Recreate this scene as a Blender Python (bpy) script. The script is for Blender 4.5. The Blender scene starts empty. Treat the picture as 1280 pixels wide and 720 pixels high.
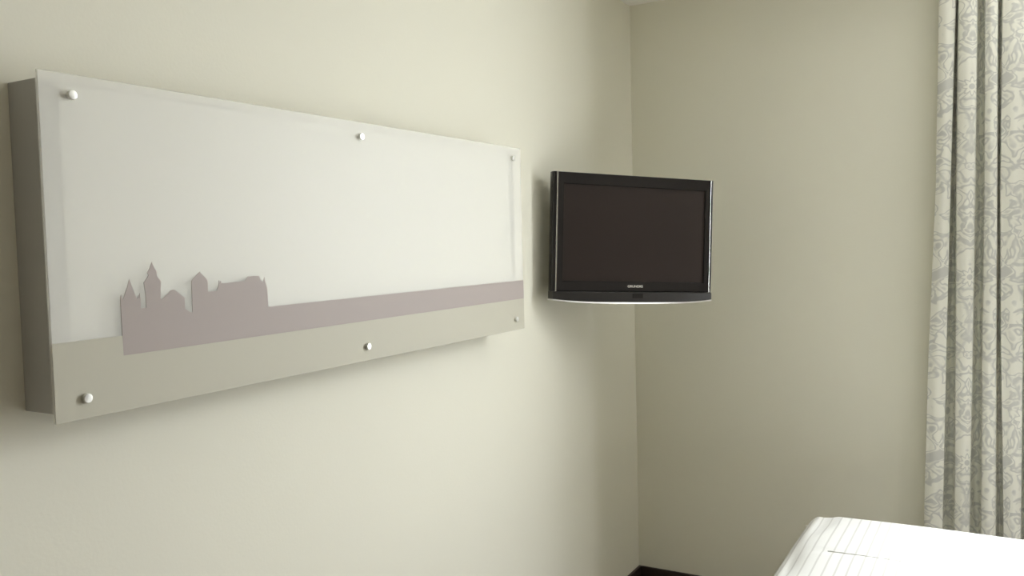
import bpy, bmesh, math, random
from mathutils import Vector, Matrix

random.seed(7)
sc = bpy.context.scene
col = sc.collection

# ------------------------------------------------------------------ helpers
def lin(c):
    f = lambda v: v / 12.92 if v <= 0.04045 else ((v + 0.055) / 1.055) ** 2.4
    return (f(c[0] / 255), f(c[1] / 255), f(c[2] / 255), 1.0)

def mat(name, rgb, rough=0.6, metal=0.0, spec=0.5, coat=0.0):
    m = bpy.data.materials.new(name)
    m.use_nodes = True
    b = m.node_tree.nodes['Principled BSDF']
    b.inputs['Base Color'].default_value = lin(rgb)
    b.inputs['Roughness'].default_value = rough
    b.inputs['Metallic'].default_value = metal
    b.inputs['Specular IOR Level'].default_value = spec
    b.inputs['Coat Weight'].default_value = coat
    return m

def bump(m, scale, strength, distance=0.002, detail=3):
    nt = m.node_tree
    tc = nt.nodes.new('ShaderNodeTexCoord')
    n = nt.nodes.new('ShaderNodeTexNoise')
    n.inputs['Scale'].default_value = scale
    n.inputs['Detail'].default_value = detail
    b = nt.nodes.new('ShaderNodeBump')
    b.inputs['Strength'].default_value = strength
    b.inputs['Distance'].default_value = distance
    nt.links.new(tc.outputs['Object'], n.inputs['Vector'])
    nt.links.new(n.outputs['Fac'], b.inputs['Height'])
    nt.links.new(b.outputs['Normal'], nt.nodes['Principled BSDF'].inputs['Normal'])
    return n

def mottle(m, a, b, scale, detail=4):
    """slight colour variation of the surface itself"""
    nt = m.node_tree
    tc = nt.nodes.new('ShaderNodeTexCoord')
    n = nt.nodes.new('ShaderNodeTexNoise')
    n.inputs['Scale'].default_value = scale
    n.inputs['Detail'].default_value = detail
    r = nt.nodes.new('ShaderNodeValToRGB')
    r.color_ramp.elements[0].position = 0.3
    r.color_ramp.elements[1].position = 0.7
    r.color_ramp.elements[0].color = lin(a)
    r.color_ramp.elements[1].color = lin(b)
    nt.links.new(tc.outputs['Object'], n.inputs['Vector'])
    nt.links.new(n.outputs['Fac'], r.inputs['Fac'])
    nt.links.new(r.outputs['Color'], nt.nodes['Principled BSDF'].inputs['Base Color'])

def smooth(me, ang=math.radians(35)):
    for p in me.polygons:
        p.use_smooth = True
    me.set_sharp_from_angle(angle=ang)

def world_of(o):
    m = o.matrix_basis.copy()
    while o.parent:
        o = o.parent
        m = o.matrix_basis @ m
    return m

def obj(name, bm, m, parent=None, local=False, sharp=35):
    """link one mesh; vertices in world space (or the parent's space when local)"""
    me = bpy.data.meshes.new(name)
    if parent is not None and not local:
        bmesh.ops.transform(bm, matrix=world_of(parent).inverted(), verts=bm.verts)
    bmesh.ops.recalc_face_normals(bm, faces=bm.faces)
    bm.to_mesh(me)
    bm.free()
    smooth(me, math.radians(sharp))
    me.materials.append(m)
    o = bpy.data.objects.new(name, me)
    col.objects.link(o)
    if parent is not None:
        o.parent = parent
    return o

def empty(name, label, cat, matrix):
    o = bpy.data.objects.new(name, None)
    o.empty_display_size = 0.1
    o.matrix_basis = matrix
    col.objects.link(o)
    o['label'] = label
    o['category'] = cat
    return o

def structure(name, bm, m, parent=None):
    o = obj(name, bm, m, parent)
    o['kind'] = 'structure'
    return o

def box(bm, lo, hi, bev=0.0, seg=2):
    r = bmesh.ops.create_cube(bm, size=1.0)
    vs = r['verts']
    for v in vs:
        v.co = Vector([lo[i] + (v.co[i] + 0.5) * (hi[i] - lo[i]) for i in range(3)])
    if bev > 0:
        es = list({e for v in vs for e in v.link_edges})
        bmesh.ops.bevel(bm, geom=es, offset=bev, segments=seg, affect='EDGES', profile=0.5)

def boxes(*bs):
    bm = bmesh.new()
    for b in bs:
        box(bm, *b)
    return bm

def prism(bm, pts, axis, a, b):
    """polygon pts (2-D) extruded along axis from a to b"""
    def p3(p, d):
        q = list(p)
        q.insert(axis, d)
        return q
    v0 = [bm.verts.new(p3(p, a)) for p in pts]
    v1 = [bm.verts.new(p3(p, b)) for p in pts]
    n = len(pts)
    bm.faces.new(v0)
    bm.faces.new(list(reversed(v1)))
    for i in range(n):
        bm.faces.new([v0[i], v0[(i + 1) % n], v1[(i + 1) % n], v1[i]])

def lathe(bm, prof, origin, axis_m, n=24):
    """prof: (radius, height) pairs turned about the local z of axis_m at origin"""
    rings = []
    for r, h in prof:
        rings.append([bm.verts.new(Vector(origin) + axis_m @ Vector((r * math.cos(2 * math.pi * k / n), r * math.sin(2 * math.pi * k / n), h))) for k in range(n)])
    for a, b in zip(rings, rings[1:]):
        for k in range(n):
            bm.faces.new([a[k], a[(k + 1) % n], b[(k + 1) % n], b[k]])
    bm.faces.new(list(reversed(rings[0])))
    bm.faces.new(rings[-1])

# ------------------------------------------------------------------ camera (solved from the room's vanishing points)
F_PX = 1078.83
cam_d = bpy.data.cameras.new('camera')
cam_d.sensor_fit = 'HORIZONTAL'
cam_d.sensor_width = 36.0
cam_d.lens = F_PX / 1280 * 36.0
cam_d.clip_start = 0.02
cam = bpy.data.objects.new('camera', cam_d)
R = Matrix(((0.86834821, -0.00551624, 0.49592434),
            (0.49535138, 0.05896658, -0.86668908),
            (-0.0244621, 0.99824472, 0.053936)))
cam.matrix_world = Matrix.Translation((1.39267, -3.50037, 1.51297)) @ R.to_4x4()
col.objects.link(cam)
sc.camera = cam

# ------------------------------------------------------------------ materials
WALL = (232, 230, 215)
m_wall = mat('wall_paint', WALL, 0.75, spec=0.25)
bump(m_wall, 140, 0.12, 0.002, 4)
m_far = mat('unseen_wall_darkened', (178, 168, 154), 0.8, spec=0.2)  # darker tone added on the unseen walls to cut their bounce light
bump(m_far, 60, 0.15)
m_ceil = mat('ceiling_paint', (244, 242, 236), 0.85, spec=0.2)
bump(m_ceil, 90, 0.1)
m_floor = mat('carpet', (132, 120, 106), 0.95, spec=0.1)
mottle(m_floor, (120, 108, 95), (144, 132, 118), 160)
bump(m_floor, 400, 0.5, 0.004)
m_base = mat('dark_skirting', (52, 40, 36), 0.5)
m_wframe = mat('window_frame_white', (232, 230, 224), 0.4)
m_rail = mat('track_white', (225, 223, 216), 0.4)

# ------------------------------------------------------------------ the room
RX, RY, RH = 4.3, -5.6, 2.5
WX0, WX1, WZ0, WZ1 = 1.46, 2.42, 0.80, 2.46
T = 0.06
structure('floor', boxes(((-T, RY - T, -0.1), (RX + T, T, 0.0))), m_floor)
structure('ceiling', boxes(((-T, RY - T, RH), (RX + T, T, RH + 0.1))), m_ceil)
structure('wall_left', boxes(((-T, RY - T, 0), (0, T, RH))), m_wall)
structure('wall_right', boxes(((RX, RY - T, 0), (RX + T, T, RH))), m_far)
structure('wall_front', boxes(((0, RY - T, 0), (RX, RY, RH))), m_far)
structure('wall_back', boxes(((0, 0, 0), (WX0, T, RH)), ((WX1, 0, 0), (RX, T, RH)),
                             ((WX0, 0, 0), (WX1, T, WZ0)), ((WX0, 0, WZ1), (WX1, T, RH))), m_wall)
def skirting(name, lo, hi, wall):
    structure(name, boxes((lo, hi, 0.003)), m_base)
skirting('baseboard_left', (0, RY, 0), (0.014, 0, 0.0775), 'l')
skirting('baseboard_back', (0.014, -0.014, 0), (RX, 0, 0.0775), 'b')

# window out of frame to the right (source of the daylight)
win = structure('window_1', boxes(
    ((WX0, 0.0, WZ0), (WX0 + 0.06, 0.05, WZ1), 0.004), ((WX1 - 0.06, 0.0, WZ0), (WX1, 0.05, WZ1), 0.004),
    ((WX0 + 0.06, 0.0, WZ0), (WX1 - 0.06, 0.05, WZ0 + 0.06), 0.004), ((WX0 + 0.06, 0.0, WZ1 - 0.06), (WX1 - 0.06, 0.05, WZ1), 0.004),
    (((WX0 + WX1) / 2 - 0.035, 0.005, WZ0 + 0.06), ((WX0 + WX1) / 2 + 0.035, 0.045, WZ1 - 0.06), 0.004)), m_wframe)
m_glass = bpy.data.materials.new('window_glass')
m_glass.use_nodes = True
nt = m_glass.node_tree
nt.nodes.clear()
out = nt.nodes.new('ShaderNodeOutputMaterial')
mx = nt.nodes.new('ShaderNodeMixShader')
tr = nt.nodes.new('ShaderNodeBsdfTransparent')
gl = nt.nodes.new('ShaderNodeBsdfGlossy')
gl.inputs['Roughness'].default_value = 0.02
mx.inputs[0].default_value = 0.05
nt.links.new(tr.outputs[0], mx.inputs[1])
nt.links.new(gl.outputs[0], mx.inputs[2])
nt.links.new(mx.outputs[0], out.inputs[0])
xm = (WX0 + WX1) / 2
structure('window_pane', boxes(((WX0 + 0.06, 0.022, WZ0 + 0.06), (xm - 0.035, 0.028, WZ1 - 0.06)),
                               ((xm + 0.035, 0.022, WZ0 + 0.06), (WX1 - 0.06, 0.028, WZ1 - 0.06))), m_glass, win)
structure('window_sill', boxes(((WX0 + 0.01, -0.03, WZ0 - 0.03), (WX1 + 0.04, 0.0, WZ0), 0.005)), m_wframe, win)
structure('curtain_track_1', boxes(((1.12, -0.095, RH - 0.022), (3.6, -0.04, RH), 0.003)), m_rail)  # curtain track under the ceiling, out of view

# ------------------------------------------------------------------ glass wall panel with printed skyline
PY0, PY1, PZ0, PZ1 = -2.695, -1.1745, 1.2435, 1.7955
GX0, GX1 = 0.0965, 0.1025
m_boxside = mat('panel_box_grey', (176, 175, 171), 0.55, spec=0.3)
m_board = mat('panel_backing_white', (250, 250, 247), 0.7, spec=0.2)
m_lipgrey = mat('panel_lip_grey', (196, 196, 192), 0.6, spec=0.2)
m_beige = mat('beige_film', (192, 189, 173), 0.55, spec=0.3)
m_mauve = mat('mauve_film', (172, 162, 157), 0.55, spec=0.3)
m_steel = mat('brushed_steel', (226, 226, 222), 0.3, metal=0.85)
m_frost = bpy.data.materials.new('frosted_glass')
m_frost.use_nodes = True
nt = m_frost.node_tree
nt.nodes.clear()
out = nt.nodes.new('ShaderNodeOutputMaterial')
mx = nt.nodes.new('ShaderNodeMixShader')
tr = nt.nodes.new('ShaderNodeBsdfTransparent')
tr.inputs['Color'].default_value = (0.985, 0.98, 0.965, 1)
pr = nt.nodes.new('ShaderNodeBsdfPrincipled')
pr.inputs['Base Color'].default_value = lin((246, 246, 241))
pr.inputs['Roughness'].default_value = 0.45
pr.inputs['Specular IOR Level'].default_value = 0.4
mx.inputs[0].default_value = 0.45
nt.links.new(tr.outputs[0], mx.inputs[1])
nt.links.new(pr.outputs[0], mx.inputs[2])
nt.links.new(mx.outputs[0], out.inputs[0])

panel = empty('wall_panel', 'long frosted glass panel with a mauve castle skyline print, fixed on a grey box on the left wall',
              'wall art', Matrix.Translation((0, (PY0 + PY1) / 2, PZ0)))
BY0, BY1, BZ0, BZ1, BD = -2.6815, -1.188, 1.2550, 1.7869, 0.084
bm = bmesh.new()
box(bm, (0, BY0, BZ0), (BD - 0.002, BY1, BZ1), 0.001, 1)
obj('backing_box', bm, m_boxside, panel)
obj('front_lip', boxes(((BD - 0.002, BY0 + 0.001, BZ0 + 0.001), (BD - 0.0004, BY1 - 0.001, BZ1 - 0.001))), m_lipgrey, panel)['label'] = 'pale grey lip around the backing board'
obj('backing_board', boxes(((BD - 0.0004, BY0 + 0.030, BZ0 + 0.006), (BD + 0.001, BY1 - 0.030, BZ1 - 0.006))), m_board, panel)['label'] = 'white backing board behind the frosted glass'
bm = bmesh.new()
box(bm, (GX0, PY0, PZ0), (GX1, PY1, PZ1), 0.0008, 1)
obj('glass_sheet', bm, m_frost, panel)['label'] = 'frosted translucent glass sheet'
FX0, FX1 = GX1 + 0.0001, GX1 + 0.0006
CY = -2.5703      # left edge of the castle print
bm = bmesh.new()
prism(bm, [(PY0 + 0.0005, PZ0 + 0.0005), (PY1 - 0.0005, PZ0 + 0.0005), (PY1 - 0.0005, 1.3366), (CY, 1.3366), (CY, 1.3705), (PY0 + 0.0005, 1.3705)], 0, FX0, FX1)
obj('ground_print', bm, m_beige, panel)['label'] = 'beige band printed along the bottom of the glass'
sil = [(-2.5703, 1.3368), (-2.5712, 1.4266), (-2.5706, 1.436), (-2.5692, 1.4400), (-2.5668, 1.4310), (-2.5645, 1.4346), (-2.558, 1.4489), (-2.5521, 1.4649), (-2.5466, 1.4482), (-2.541, 1.4345), (-2.5387, 1.4305), (-2.5365, 1.4365), (-2.535, 1.4310), (-2.5334, 1.4395), (-2.5320, 1.4313), (-2.5325, 1.4135),
       (-2.5215, 1.4142), (-2.5217, 1.4338), (-2.5228, 1.4468), (-2.5243, 1.4576), (-2.5218, 1.4602), (-2.5160, 1.4665), (-2.5143, 1.4700), (-2.5168, 1.4742), (-2.5122, 1.4805), (-2.5062, 1.4925), (-2.502, 1.4815), (-2.4956, 1.4742), (-2.4980, 1.4700), (-2.4958, 1.4660), (-2.4887, 1.4575), (-2.4899, 1.4508), (-2.491, 1.4372), (-2.492, 1.4263),
       (-2.487, 1.4273), (-2.4779, 1.4342), (-2.4709, 1.4400), (-2.4659, 1.442), (-2.461, 1.4409), (-2.4545, 1.4365), (-2.4464, 1.4301), (-2.4392, 1.4252), (-2.4403, 1.4225), (-2.4405, 1.4063), (-2.4342, 1.4018), (-2.4289, 1.3982), (-2.4245, 1.3982), (-2.4239, 1.43), (-2.4235, 1.4552), (-2.4134, 1.4643), (-2.4046, 1.471), (-2.3958, 1.4629), (-2.3865, 1.4546), (-2.3872, 1.4333),
       (-2.3756, 1.4331), (-2.3668, 1.4335), (-2.3615, 1.4440), (-2.3604, 1.4530), (-2.3582, 1.4458), (-2.3560, 1.4522), (-2.3538, 1.4464), (-2.3259, 1.4476), (-2.2970, 1.4485), (-2.2923, 1.4519), (-2.288, 1.4569), (-2.2595, 1.4569), (-2.2565, 1.4517), (-2.2546, 1.4472), (-2.2485, 1.4445), (-2.2449, 1.4535), (-2.2409, 1.4384), (-2.2378, 1.4303), (-2.2378, 1.3932),
       (PY1 - 0.0005, 1.3932), (PY1 - 0.0005, 1.3368)]
bm = bmesh.new()
prism(bm, sil, 0, FX0, FX1)
obj('skyline_print', bm, m_mauve, panel)['label'] = 'mauve castle silhouette and band printed on the glass'
AX = Matrix(((0, 0, 1), (1, 0, 0), (0, 1, 0)))        # lathe z -> world x
for by in (-2.6425, -1.9327, -1.2279):
    for bz in (1.7617, 1.2769):
        bm = bmesh.new()
        # head in front of the glass, shank through it to the box
        lathe(bm, [(0.0035, BD), (0.0035, FX1), (0.0066, FX1), (0.0078, FX1 + 0.0008), (0.0078, FX1 + 0.0062), (0.0070, FX1 + 0.0072), (0.0055, FX1 + 0.0074)], (0, by, bz), AX, 28)
        obj('standoff_bolt', bm, m_steel, panel)

# ------------------------------------------------------------------ television
K = 0.635 / 0.600
cpos = Vector((1.39267, -3.50037, 1.51297))
tctr = cpos + (Vector((0.32410558, -0.80901372, 1.51274535)) - cpos) * K
ux = Vector((0.63352576, 0.77255265, -0.04251485)).normalized()
uy = Vector((0.01643748, 0.04149738, 0.99900339))
uy = (uy - ux * ux.dot(uy)).normalized()
n = ux.cross(uy)
rot = Matrix.Rotation(math.radians(-0.45), 3, n)
ux, uy = rot @ ux, rot @ uy
tctr = tctr + ux * 0.006
# local axes: x right, y away from the viewer (back), z up; origin at the middle of the bottom edge
M = Matrix((ux, -n, uy)).transposed().to_4x4()
ZB = -0.2035 * K * 1.016
tv = empty('television', 'black flat screen television with silver bottom lip, mounted near the room corner',
           'television', Matrix.Translation(tctr + uy * ZB) @ M)
def L(x, y, z):           # local coordinates in units of a 0.600 m wide set, z from its centre line
    return (x * K, y * K, (z + 0.2035) * K * 1.016)

m_gloss = mat('piano_black', (40, 38, 38), 0.10, spec=0.38)
m_barb = mat('satin_black', (48, 46, 45), 0.32, spec=0.4)
m_back = mat('matt_black_plastic', (30, 28, 28), 0.55, spec=0.4)
m_screen = mat('lcd_screen', (50, 42, 39), 0.30, spec=0.28)
m_chrome = mat('polished_chrome', (236, 236, 234), 0.18, metal=1.0)
m_logo = mat('logo_silver', (226, 224, 216), 0.4, metal=0.2)
m_lip = mat('silver_lip', (246, 245, 243), 0.28, metal=0.9)

SX0, SX1, SZ0, SZ1 = -0.262, 0.268, -0.1415, 0.1665
OX, OZ0, OZ1 = 0.286, -0.174, 0.2035
# bezel: frame with opening, bevelled inner lip
bm = bmesh.new()
def ringv(x0, x1, z0, z1, y):
    return [bm.verts.new(L(x0, y, z0)), bm.verts.new(L(x1, y, z0)), bm.verts.new(L(x1, y, z1)), bm.verts.new(L(x0, y, z1))]
rings = [ringv(-OX, OX, OZ0, OZ1, 0.034), ringv(-OX, OX, OZ0, OZ1, 0.002), ringv(-OX + 0.002, OX - 0.002, OZ0 + 0.002, OZ1 - 0.002, 0.0),
         ringv(SX0 - 0.002, SX1 + 0.002, SZ0 - 0.002, SZ1 + 0.002, 0.0), ringv(SX0, SX1, SZ0, SZ1, 0.004), ringv(SX0, SX1, SZ0, SZ1, 0.009)]
for a, b in zip(rings, rings[1:]):
    for k in range(4):
        bm.faces.new([a[k], a[(k + 1) % 4], b[(k + 1) % 4], b[k]])
bezel = obj('bezel', bm, m_gloss, tv, local=True, sharp=20)
bm = bmesh.new()
box(bm, L(SX0 - 0.003, 0.006, SZ0 - 0.003), L(SX1 + 0.003, 0.010, SZ1 + 0.003))
obj('screen', bm, m_screen, tv, local=True)['label'] = 'dark matt screen, switched off'
# chrome line and glossy outer strip on either side
for s in (-1, 1):
    a, b = sorted((s * 0.2862, s * 0.2892))
    bm = bmesh.new()
    pts = [(0.2858, -0.0030), (0.2872, -0.0029), (0.2882, -0.0026), (0.2889, -0.0020), (0.2893, -0.0010), (0.2893, 0.03), (0.2858, 0.03)]
    prism(bm, [(s * x * K, y * K) for x, y in pts], 2, (OZ0 + 0.2035) * K * 1.016, (OZ1 + 0.2035) * K * 1.016)
    obj('chrome_strip', bm, m_chrome, tv, local=True, sharp=50)['label'] = 'thin chrome line down the side of the bezel'
    bm = bmesh.new()
    pts = [(0.2894, 0.000), (0.2945, -0.001), (0.2985, 0.002), (0.3005, 0.009), (0.3000, 0.02), (0.2975, 0.034), (0.2894, 0.036)]
    prism(bm, [(s * x * K, y * K) for x, y in pts], 2, (OZ0 + 0.2035) * K * 1.016, (OZ1 + 0.2035) * K * 1.016)
    obj('side_strip', bm, m_gloss, tv, local=True, sharp=50)
# speaker bar below, bowed forward, with a silver lip
def bar(name, z0f, z1, y_in, m, grow=0.0, label=None, slant=0.0):
    bm = bmesh.new()
    N = 40
    cols = []
    for i in range(N + 1):
        t = -1 + 2 * i / N
        x = t * (0.2975 + grow)
        yf = -0.004 - 0.020 * (1 - t * t) - grow
        zb = z0f(t)
        zt = z1(t) if callable(z1) else z1
        ym = 0.036
        prof = [(ym, zb), (yf + 0.002, zb), (yf, zb + 0.0015), (yf, zt - 0.003), (yf + 0.003, zt), (ym, zt)]
        if slant:
            prof = [(ym, zb), (yf + slant, zb), (yf, zt - 0.0008), (yf, zt), (yf + 0.003, zt), (ym, zt)]
        cols.append([bm.verts.new(L(x, y, z)) for y, z in prof])
    for a, b in zip(cols, cols[1:]):
        for k in range(len(a)):
            q = (k + 1) % len(a)
            bm.faces.new([a[k], a[q], b[q], b[k]])
    bm.faces.new(list(reversed(cols[0])))
    bm.faces.new(cols[-1])
    o = obj(name, bm, m, tv, local=True, sharp=40)
    if label:
        o['label'] = label
    return o
low = lambda t: -0.1985 - 0.0085 * (1 - t ** 4)
spk = bar('speaker_bar', low, -0.1745, 0.0, m_barb)
bar('bottom_lip', lambda t: low(t) - 0.0062 + 0.0018 * t * t, lambda t: low(t) - 0.0002, 0.0, m_lip, 0.0012, 'silver lip curving along the bottom edge', slant=0.0019)
# infrared window in the bar
bm = bmesh.new()
box(bm, L(-0.020, -0.0252, -0.1945), L(0.018, -0.020, -0.1795), 0.0006, 1)
obj('remote_sensor', bm, m_gloss, spk, local=True)
# maker's lettering under the screen
cu = bpy.data.curves.new('lettering', 'FONT')
cu.body = 'GRUNDIG'
cu.align_x = 'CENTER'
cu.align_y = 'CENTER'
cu.extrude = 0.02
cu.offset = 0.022
tmp = bpy.data.objects.new('lettering_source', cu)
me = bpy.data.meshes.new_from_object(tmp)
bpy.data.objects.remove(tmp)
xs = [v.co.x for v in me.vertices]; ys = [v.co.y for v in me.vertices]
w_, h_ = max(xs) - min(xs), max(ys) - min(ys)
cx_, cy_ = (max(xs) + min(xs)) / 2, (max(ys) + min(ys)) / 2
for v in me.vertices:
    x, y, z = v.co
    v.co = L(0.0018 + (x - cx_) / w_ * 0.0565, -0.0004 - 0.0004 * (z / 0.02), -0.1563 + (y - cy_) / h_ * 0.0078)
me.materials.append(m_logo)
lo = bpy.data.objects.new('maker_lettering', me)
col.objects.link(lo)
lo.parent = bezel
lo['label'] = 'silver lettering GRUNDIG'
# back cover with sloped sides
bm = bmesh.new()
rings = []
for (hx, z0, z1, y) in ((0.287, -0.198, 0.200, 0.0335), (0.284, -0.197, 0.199, 0.042), (0.235, -0.165, 0.165, 0.072), (0.225, -0.158, 0.158, 0.078)):
    rings.append(ringv(-hx, hx, z0, z1, y))
for a, b in zip(rings, rings[1:]):
    for k in range(4):
        bm.faces.new([a[k], a[(k + 1) % 4], b[(k + 1) % 4], b[k]])
bm.faces.new(rings[0])
bm.faces.new(list(reversed(rings[-1])))
obj('back_cover', bm, m_back, tv, local=True)
# swivel bracket: plate on the set, arm, plate on the wall
bm = bmesh.new()
box(bm, L(-0.06, 0.0775, -0.06), L(0.06, 0.086, 0.06), 0.003)
obj('mounting_plate', bm, m_back, tv, local=True)
head = tv.matrix_basis @ Vector(L(0.0, 0.086, 0.0))
wallp = Vector((0.012, head.y + 0.10, head.z - 0.02))
bm = bmesh.new()
box(bm, (0.0, wallp.y - 0.035, wallp.z - 0.09), (0.014, wallp.y + 0.035, wallp.z + 0.09), 0.003)
obj('wall_plate', bm, m_back, tv)
bm = bmesh.new()
d = wallp - head
zax = d.normalized(); xax = zax.cross(Vector((0, 0, 1))).normalized(); yax = zax.cross(xax)
AM = Matrix((xax, yax, zax)).transposed()
lathe(bm, [(0.014, 0), (0.016, 0.004), (0.016, d.length - 0.004), (0.014, d.length)], head, AM, 20)
obj('mount_arm', bm, m_back, tv)

# ------------------------------------------------------------------ curtain
m_cur = bpy.data.materials.new('damask_fabric')
m_cur.use_nodes = True
nt = m_cur.node_tree
N_, Lk = nt.nodes, nt.links
bs = N_['Principled BSDF']
bs.inputs['Roughness'].default_value = 0.7
bs.inputs['Specular IOR Level'].default_value = 0.25
bs.inputs['Sheen Weight'].default_value = 0.1
uvn = N_.new('ShaderNodeUVMap'); uvn.uv_map = 'cloth'
sep = N_.new('ShaderNodeSeparateXYZ'); Lk.new(uvn.outputs[0], sep.inputs[0])
def mth(op, a, b=None, c=None):
    q = N_.new('ShaderNodeMath'); q.operation = op
    for i, v in enumerate((a, b, c)):
        if v is None: continue
        if isinstance(v, (int, float)): q.inputs[i].default_value = v
        else: Lk.new(v, q.inputs[i])
    return q.outputs[0]
U, V = sep.outputs[0], sep.outputs[1]
WREP, HREP = 0.30, 0.655
p = mth('PINGPONG', U, WREP / 2)                       # mirrored across the motif
v = mth('MODULO', mth('ADD', V, 0.12), HREP)
comb = N_.new('ShaderNodeCombineXYZ'); Lk.new(p, comb.inputs[0]); Lk.new(v, comb.inputs[1])
# scrolling foliage: strongly distorted noise gives curled leaves
nz = N_.new('ShaderNodeTexNoise'); nz.inputs['Scale'].default_value = 18; nz.inputs['Detail'].default_value = 1.5
nz.inputs['Distortion'].default_value = 1.1; nz.inputs['Roughness'].default_value = 0.45
Lk.new(comb.outputs[0], nz.inputs['Vector'])
band1 = mth('ABSOLUTE', mth('SUBTRACT', nz.outputs['Fac'], 0.5))
def step(val, lo, hi, a=0.0, b=1.0):
    q = N_.new('ShaderNodeMapRange'); q.interpolation_type = 'SMOOTHSTEP'
    Lk.new(val, q.inputs['Value'])
    q.inputs['From Min'].default_value = lo; q.inputs['From Max'].default_value = hi
    q.inputs['To Min'].default_value = a; q.inputs['To Max'].default_value = b
    return q.outputs[0]
leaf = step(band1, 0.010, 0.070, 1.0, 0.0)             # curled stems
blob = step(nz.outputs['Fac'], 0.57, 0.66)            # filled leaves
# ogee framework
og = mth('MULTIPLY', mth('ADD', mth('COSINE', mth('MULTIPLY', v, 2 * math.pi / HREP)), 1.0), WREP / 4)
ogd = mth('ABSOLUTE', mth('SUBTRACT', p, og))
ogee = step(ogd, 0.001, 0.010, 0.7, 0.0)
# rosette where the ogees meet
def rosette(px, vx, r0):
    dx = mth('SUBTRACT', p, px); dy = mth('SUBTRACT', v, vx)
    rr = mth('SQRT', mth('ADD', mth('MULTIPLY', dx, dx), mth('MULTIPLY', dy, dy)))
    an = mth('ARCTAN2', dy, dx)
    lim = mth('MULTIPLY_ADD', mth('COSINE', mth('MULTIPLY', an, 8.0)), r0 * 0.22, r0)
    dd = mth('SUBTRACT', lim, rr)
    petal = step(dd, -0.002, 0.006)
    core = step(rr, r0 * 0.30, r0 * 0.36, 1.0, 0.0)
    ring = step(mth('ABSOLUTE', mth('SUBTRACT', dd, 0.005)), 0.002, 0.005, 1.0, 0.0)
    return petal, mth('MAXIMUM', core, ring)
pt1, in1 = rosette(0.0, HREP * 0.5, 0.042)
pt2, in2 = rosette(WREP / 2, 0.16, 0.030)
body = mth('MAXIMUM', mth('MAXIMUM', leaf, blob), ogee)
for pt, inn in ((pt1, in1), (pt2, in2)):
    keep = mth('SUBTRACT', 1.0, pt)
    body = mth('ADD', mth('MULTIPLY', body, keep), mth('MULTIPLY', pt, inn))
mixc = N_.new('ShaderNodeMix'); mixc.data_type = 'RGBA'
Lk.new(body, mixc.inputs[0])
mixc.inputs[6].default_value = lin((230, 229, 218))
mixc.inputs[7].default_value = lin((198, 198, 192))
Lk.new(mixc.outputs[2], bs.inputs['Base Color'])
# weave
wv = N_.new('ShaderNodeTexNoise'); wv.inputs['Scale'].default_value = 900
Lk.new(uvn.outputs[0], wv.inputs['Vector'])
bp = N_.new('ShaderNodeBump'); bp.inputs['Strength'].default_value = 0.15; bp.inputs['Distance'].default_value = 0.001
Lk.new(wv.outputs['Fac'], bp.inputs['Height']); Lk.new(bp.outputs[0], bs.inputs['Normal'])

ctrl = [(2.47, [1.190, 1.243, 1.249, 1.306, 1.329, 1.366, 1.3805, 1.4515]),
        (2.289, [1.1878, 1.2389, 1.2485, 1.3057, 1.3292, 1.3664, 1.3802, 1.4507]),
        (1.644, [1.1785, 1.2245, 1.2432, 1.3011, 1.3297, 1.3675, 1.3776, 1.4480]),
        (1.067, [1.1565, 1.2130, 1.2424, 1.2961, 1.3252, 1.3678, 1.3825, 1.4471]),
        (0.591, [1.1452, 1.2049, 1.2412, 1.2893, 1.3246, 1.3690, 1.3915, 1.4454]),
        (0.0, [1.136, 1.197, 1.238, 1.284, 1.322, 1.370, 1.398, 1.444])]
def folds_at(z):
    for (z1, a), (z0, b) in zip(ctrl, ctrl[1:]):
        if z >= z0:
            t = (z - z0) / (z1 - z0)
            f = [bb + (aa - bb) * t for aa, bb in zip(a, b)]
            break
    # three more folds to the right of the frame's edge
    g = 0.016 + 0.012 * (1 - z / 2.5)
    x = f[-1]
    for k, w in enumerate((0.025,)):
        f += [x + g, x + g + w]
        x += g + w
    return f
def catmull(P, sub):
    out = []
    for i in range(len(P) - 1):
        p0 = P[max(i - 1, 0)]; p1 = P[i]; p2 = P[i + 1]; p3 = P[min(i + 2, len(P) - 1)]
        for s in range(sub):
            t = s / sub
            out.append(tuple(0.5 * (2 * b + (c - a) * t + (2 * a - 5 * b + 4 * c - d) * t * t + (3 * b - a - 3 * c + d) * t ** 3) for a, b, c, d in zip(p0, p1, p2, p3)))
    out.append(P[-1])
    return out
def plan(z):
    f = folds_at(z)
    P = [(f[0] + 0.012, -0.025)]
    nf = len(f) // 2
    for k in range(nf):
        l, r = f[2 * k], f[2 * k + 1]
        w = r - l
        fr = -0.112 + 0.006 * math.sin(k * 2.1 + z * 1.3)
        P += [(l + 0.003, -0.060), (l, -0.092), (l + 0.10 * w, fr + 0.008), (l + 0.5 * w, fr), (r - 0.10 * w, fr + 0.008), (r, -0.092), (r - 0.003, -0.060)]
        if k < nf - 1:
            l2 = f[2 * k + 2]
            back = -0.026 + 0.004 * math.sin(k * 1.7 + z)
            P += [(r + 0.2 * (l2 - r), back - 0.008), ((r + l2) / 2, back), (l2 - 0.2 * (l2 - r), back - 0.008)]
    P.append((f[-1] - 0.015, -0.03))
    return catmull(P, 4)
me = bpy.data.meshes.new('curtain')
bm = bmesh.new()
uvl = bm.loops.layers.uv.new('cloth')
NZ = 64
Z0, Z1 = 0.012, 2.476
ref = plan(1.6)
arc = [0.0]
for a, b in zip(ref, ref[1:]):
    arc.append(arc[-1] + math.hypot(b[0] - a[0], b[1] - a[1]))
grid = []
for j in range(NZ + 1):
    z = Z0 + (Z1 - Z0) * j / NZ
    grid.append([bm.verts.new((x, y, z)) for x, y in plan(z)])
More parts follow.
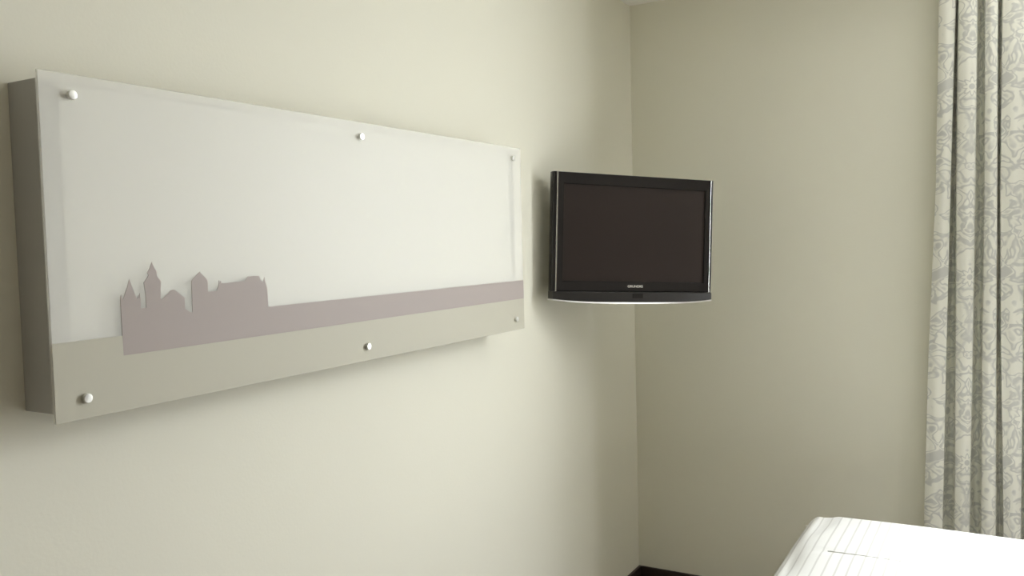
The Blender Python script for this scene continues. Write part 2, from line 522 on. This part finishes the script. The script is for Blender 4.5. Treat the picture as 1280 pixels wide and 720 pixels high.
for j in range(NZ):
    for i in range(len(ref) - 1):
        fc = bm.faces.new([grid[j][i], grid[j][i + 1], grid[j + 1][i + 1], grid[j + 1][i]])
        for lp, (ii, jj) in zip(fc.loops, ((i, j), (i + 1, j), (i + 1, j + 1), (i, j + 1))):
            lp[uvl].uv = (arc[ii] + 0.115, Z0 + (Z1 - Z0) * jj / NZ)
cur = obj('curtain', bm, m_cur, sharp=180)
cur['label'] = 'long grey and cream damask curtain hanging in deep pleats at the right edge'
cur['category'] = 'curtain'
sol = cur.modifiers.new('thickness', 'SOLIDIFY')
sol.thickness = 0.0016
sol.offset = 0

# ------------------------------------------------------------------ bed
BX0, BX1, BYF, BYN, BH = 0.815, 2.95, -0.546, -2.45, 0.602
bed = empty('bed', 'bed with a white striped cover, its corner at the lower right edge', 'bed',
            Matrix.Translation(((BX0 + BX1) / 2, (BYF + BYN) / 2, 0)))
m_cover = mat('striped_cotton', (243, 243, 238), 0.75, spec=0.2)
nt = m_cover.node_tree
tc = nt.nodes.new('ShaderNodeTexCoord')
sp = nt.nodes.new('ShaderNodeSeparateXYZ'); nt.links.new(tc.outputs['Object'], sp.inputs[0])
def mth2(op, a, b=None):
    q = nt.nodes.new('ShaderNodeMath'); q.operation = op
    for i, vv in enumerate((a, b)):
        if vv is None: continue
        if isinstance(vv, (int, float)): q.inputs[i].default_value = vv
        else: nt.links.new(vv, q.inputs[i])
    return q.outputs[0]
wob = nt.nodes.new('ShaderNodeTexNoise'); wob.inputs['Scale'].default_value = 6
nt.links.new(tc.outputs['Object'], wob.inputs['Vector'])
xx = mth2('ADD', sp.outputs[0], mth2('MULTIPLY', mth2('SUBTRACT', wob.outputs['Fac'], 0.5), 0.004))
md = mth2('PINGPONG', mth2('ADD', xx, 5.0), 0.0145)
mr = nt.nodes.new('ShaderNodeMapRange'); mr.interpolation_type = 'SMOOTHSTEP'
nt.links.new(md, mr.inputs['Value'])
mr.inputs['From Min'].default_value = 0.0014; mr.inputs['From Max'].default_value = 0.0034
mr.inputs['To Min'].default_value = 1.0; mr.inputs['To Max'].default_value = 0.0
mc = nt.nodes.new('ShaderNodeMix'); mc.data_type = 'RGBA'
nt.links.new(mr.outputs[0], mc.inputs[0])
mc.inputs[6].default_value = lin((208, 208, 204)); mc.inputs[7].default_value = lin((186, 185, 181))
nt.links.new(mc.outputs[2], nt.nodes['Principled BSDF'].inputs['Base Color'])
m_matt = mat('mattress_ticking', (232, 230, 222), 0.8)
m_wood = mat('dark_wood', (70, 50, 40), 0.45)
mottle(m_wood, (58, 41, 33), (84, 61, 48), 12)

obj('bed_frame', boxes(((BX0 + 0.05, BYN + 0.05, 0.12), (BX1 - 0.02, BYF - 0.05, 0.28), 0.008)), m_wood, bed)
obj('headboard', boxes(((BX1 - 0.02, BYN, 0.10), (BX1 + 0.05, BYF, 1.10), 0.012)), m_wood, bed)
for lx in (BX0 + 0.12, BX1 - 0.15):
    for ly in (BYN + 0.12, BYF - 0.12):
        bm = bmesh.new()
        lathe(bm, [(0.022, 0.0), (0.026, 0.004), (0.034, 0.122)], (lx, ly, 0), Matrix.Identity(3), 20)
        obj('leg', bm, m_wood, bed)
obj('mattress', boxes(((BX0 + 0.045, BYN + 0.045, 0.28), (BX1 - 0.03, BYF - 0.045, 0.545), 0.04, 4)), m_matt, bed)
# cover: one continuous sheet with a rounded brow, hanging skirts and soft creases
def prof(d, r=0.055, drop=0.34):
    """d = distance along the cloth from the brow line outwards: (outward, down)"""
    q = r * math.pi / 2
    if d <= 0: return d, 0.0
    if d < q:
        a = d / r
        return r * math.sin(a), r * (1 - math.cos(a))
    return r + 0.012 * min(1, (d - q) / 0.1), r + (d - q)
r = 0.055
ex0, ex1, ey0, ey1 = BX0 + r + 0.012, BX1 - 0.03, BYN + r + 0.012, BYF - r - 0.012
SK = 0.36
def axis_params(a0, a1, open1=True):
    out = []
    k = [SK, 0.28, 0.20, 0.14, 0.11] + [0.0864 * (1 - i / 12) for i in range(12)]
    out += [(a0, -d) for d in k]
    n_ = 84
    out += [(a0 + (a1 - a0) * i / n_, 0) for i in range(n_ + 1)]
    if open1:
        out += [(a1, d) for d in reversed(k)]
    return out
PX = axis_params(ex0, ex1, False)
PYs = axis_params(ey0, ey1)
def crease(x, y):
    # slack of the cloth, a soft hollow behind the brow and a pressed fold line
    e = x - BX0
    t = max(0.0, 1 - e / 0.13)
    return (-0.020 * t * t + 0.004 * math.sin(x * 7.3 + y * 3.1) * math.sin(y * 6.1 - x * 2.0)
            - 0.011 * math.exp(-((e - 0.068 - 0.012 * math.sin(y * 9 + 1.0)) / 0.020) ** 2) * (0.55 + 0.45 * math.sin(y * 17 + 0.6))
            - 0.003 * math.exp(-((y - seam_y(x)) / 0.006) ** 2) * (1 if x > 0.93 else 0))
def seam_y(x):
    return -0.945 + 0.02 * (x - 1.1)
bm = bmesh.new()
G = []
for bx_, dx in PX:
    row = []
    for by_, dy in PYs:
        ox, hx = prof(abs(dx)); oy, hy = prof(abs(dy))
        x = bx_ + math.copysign(ox, dx) if dx else bx_
        y = by_ + math.copysign(oy, dy) if dy else by_
        z = BH - max(hx, hy) if min(hx, hy) > r else BH - math.hypot(hx, hy) if min(hx, hy) < r * 0.5 else BH - max(hx, hy)
        if hx < r * 0.98 and hy < r * 0.98:
            z += crease(x, y)
        row.append(bm.verts.new((x, y, max(z, 0.2))))
    G.append(row)
for a, b in zip(G, G[1:]):
    for k in range(len(a) - 1):
        bm.faces.new([a[k], a[k + 1], b[k + 1], b[k]])
cov = obj('bed_cover', bm, m_cover, bed, sharp=180)
cov['label'] = 'white cotton cover with fine grey stripes'
sol = cov.modifiers.new('thickness', 'SOLIDIFY')
sol.thickness = 0.012
sol.offset = -1

# stitched seam across the cover
m_seam = mat('seam_thread', (184, 183, 178), 0.8, spec=0.1)
bm = bmesh.new()
x = 0.955
ring = None
while x < BX1 - 0.1:
    y = seam_y(x)
    z = BH + crease(x, y) + 0.0006
    rad = 0.0016 if int(x / 0.0145) % 2 else 0.0024
    new = [bm.verts.new((x, y + 1.4 * rad * math.cos(k * math.pi / 3), z + rad * math.sin(k * math.pi / 3))) for k in range(6)]
    if ring:
        for k in range(6):
            bm.faces.new([ring[k], ring[(k + 1) % 6], new[(k + 1) % 6], new[k]])
    else:
        bm.faces.new(new)
    ring = new
    x += 0.00725
bm.faces.new(list(reversed(ring)))
obj('seam', bm, m_seam, bed)['label'] = 'grey stitched seam across the cover'

# ------------------------------------------------------------------ daylight
w = bpy.data.worlds.new('overcast_sky')
sc.world = w
w.use_nodes = True
nt = w.node_tree
bg = nt.nodes['Background']
tc = nt.nodes.new('ShaderNodeTexCoord')
sp = nt.nodes.new('ShaderNodeSeparateXYZ'); nt.links.new(tc.outputs['Generated'], sp.inputs[0])
rp = nt.nodes.new('ShaderNodeValToRGB')
nt.links.new(sp.outputs[2], rp.inputs['Fac'])
rp.color_ramp.elements[0].position = 0.0
rp.color_ramp.elements[0].color = (0.53, 0.55, 0.56, 1)
rp.color_ramp.elements[1].position = 0.35
rp.color_ramp.elements[1].color = (0.97, 1.0, 1.04, 1)
nt.links.new(rp.outputs['Color'], bg.inputs['Color'])
bg.inputs['Strength'].default_value = 36.5
pl = bpy.data.lights.new('window_portal', 'AREA')
pl.shape = 'RECTANGLE'
pl.size = WX1 - WX0
pl.size_y = WZ1 - WZ0
pl.cycles.is_portal = True
po = bpy.data.objects.new('window_portal', pl)
po.location = ((WX0 + WX1) / 2, T + 0.01, (WZ0 + WZ1) / 2)
po.rotation_euler = (-math.pi / 2, 0, 0)           # faces into the room (-y)
col.objects.link(po)

# ------------------------------------------------------------------ view
vs = sc.view_settings
vs.view_transform = 'Standard'
vs.look = 'None'
vs.gamma = 1.0
vs.use_curve_mapping = False
vs.exposure = 0.0
sc.cycles.use_denoising = True
sc.cycles.max_bounces = 16
sc.cycles.diffuse_bounces = 10
sc.cycles.glossy_bounces = 6
sc.cycles.transparent_max_bounces = 16
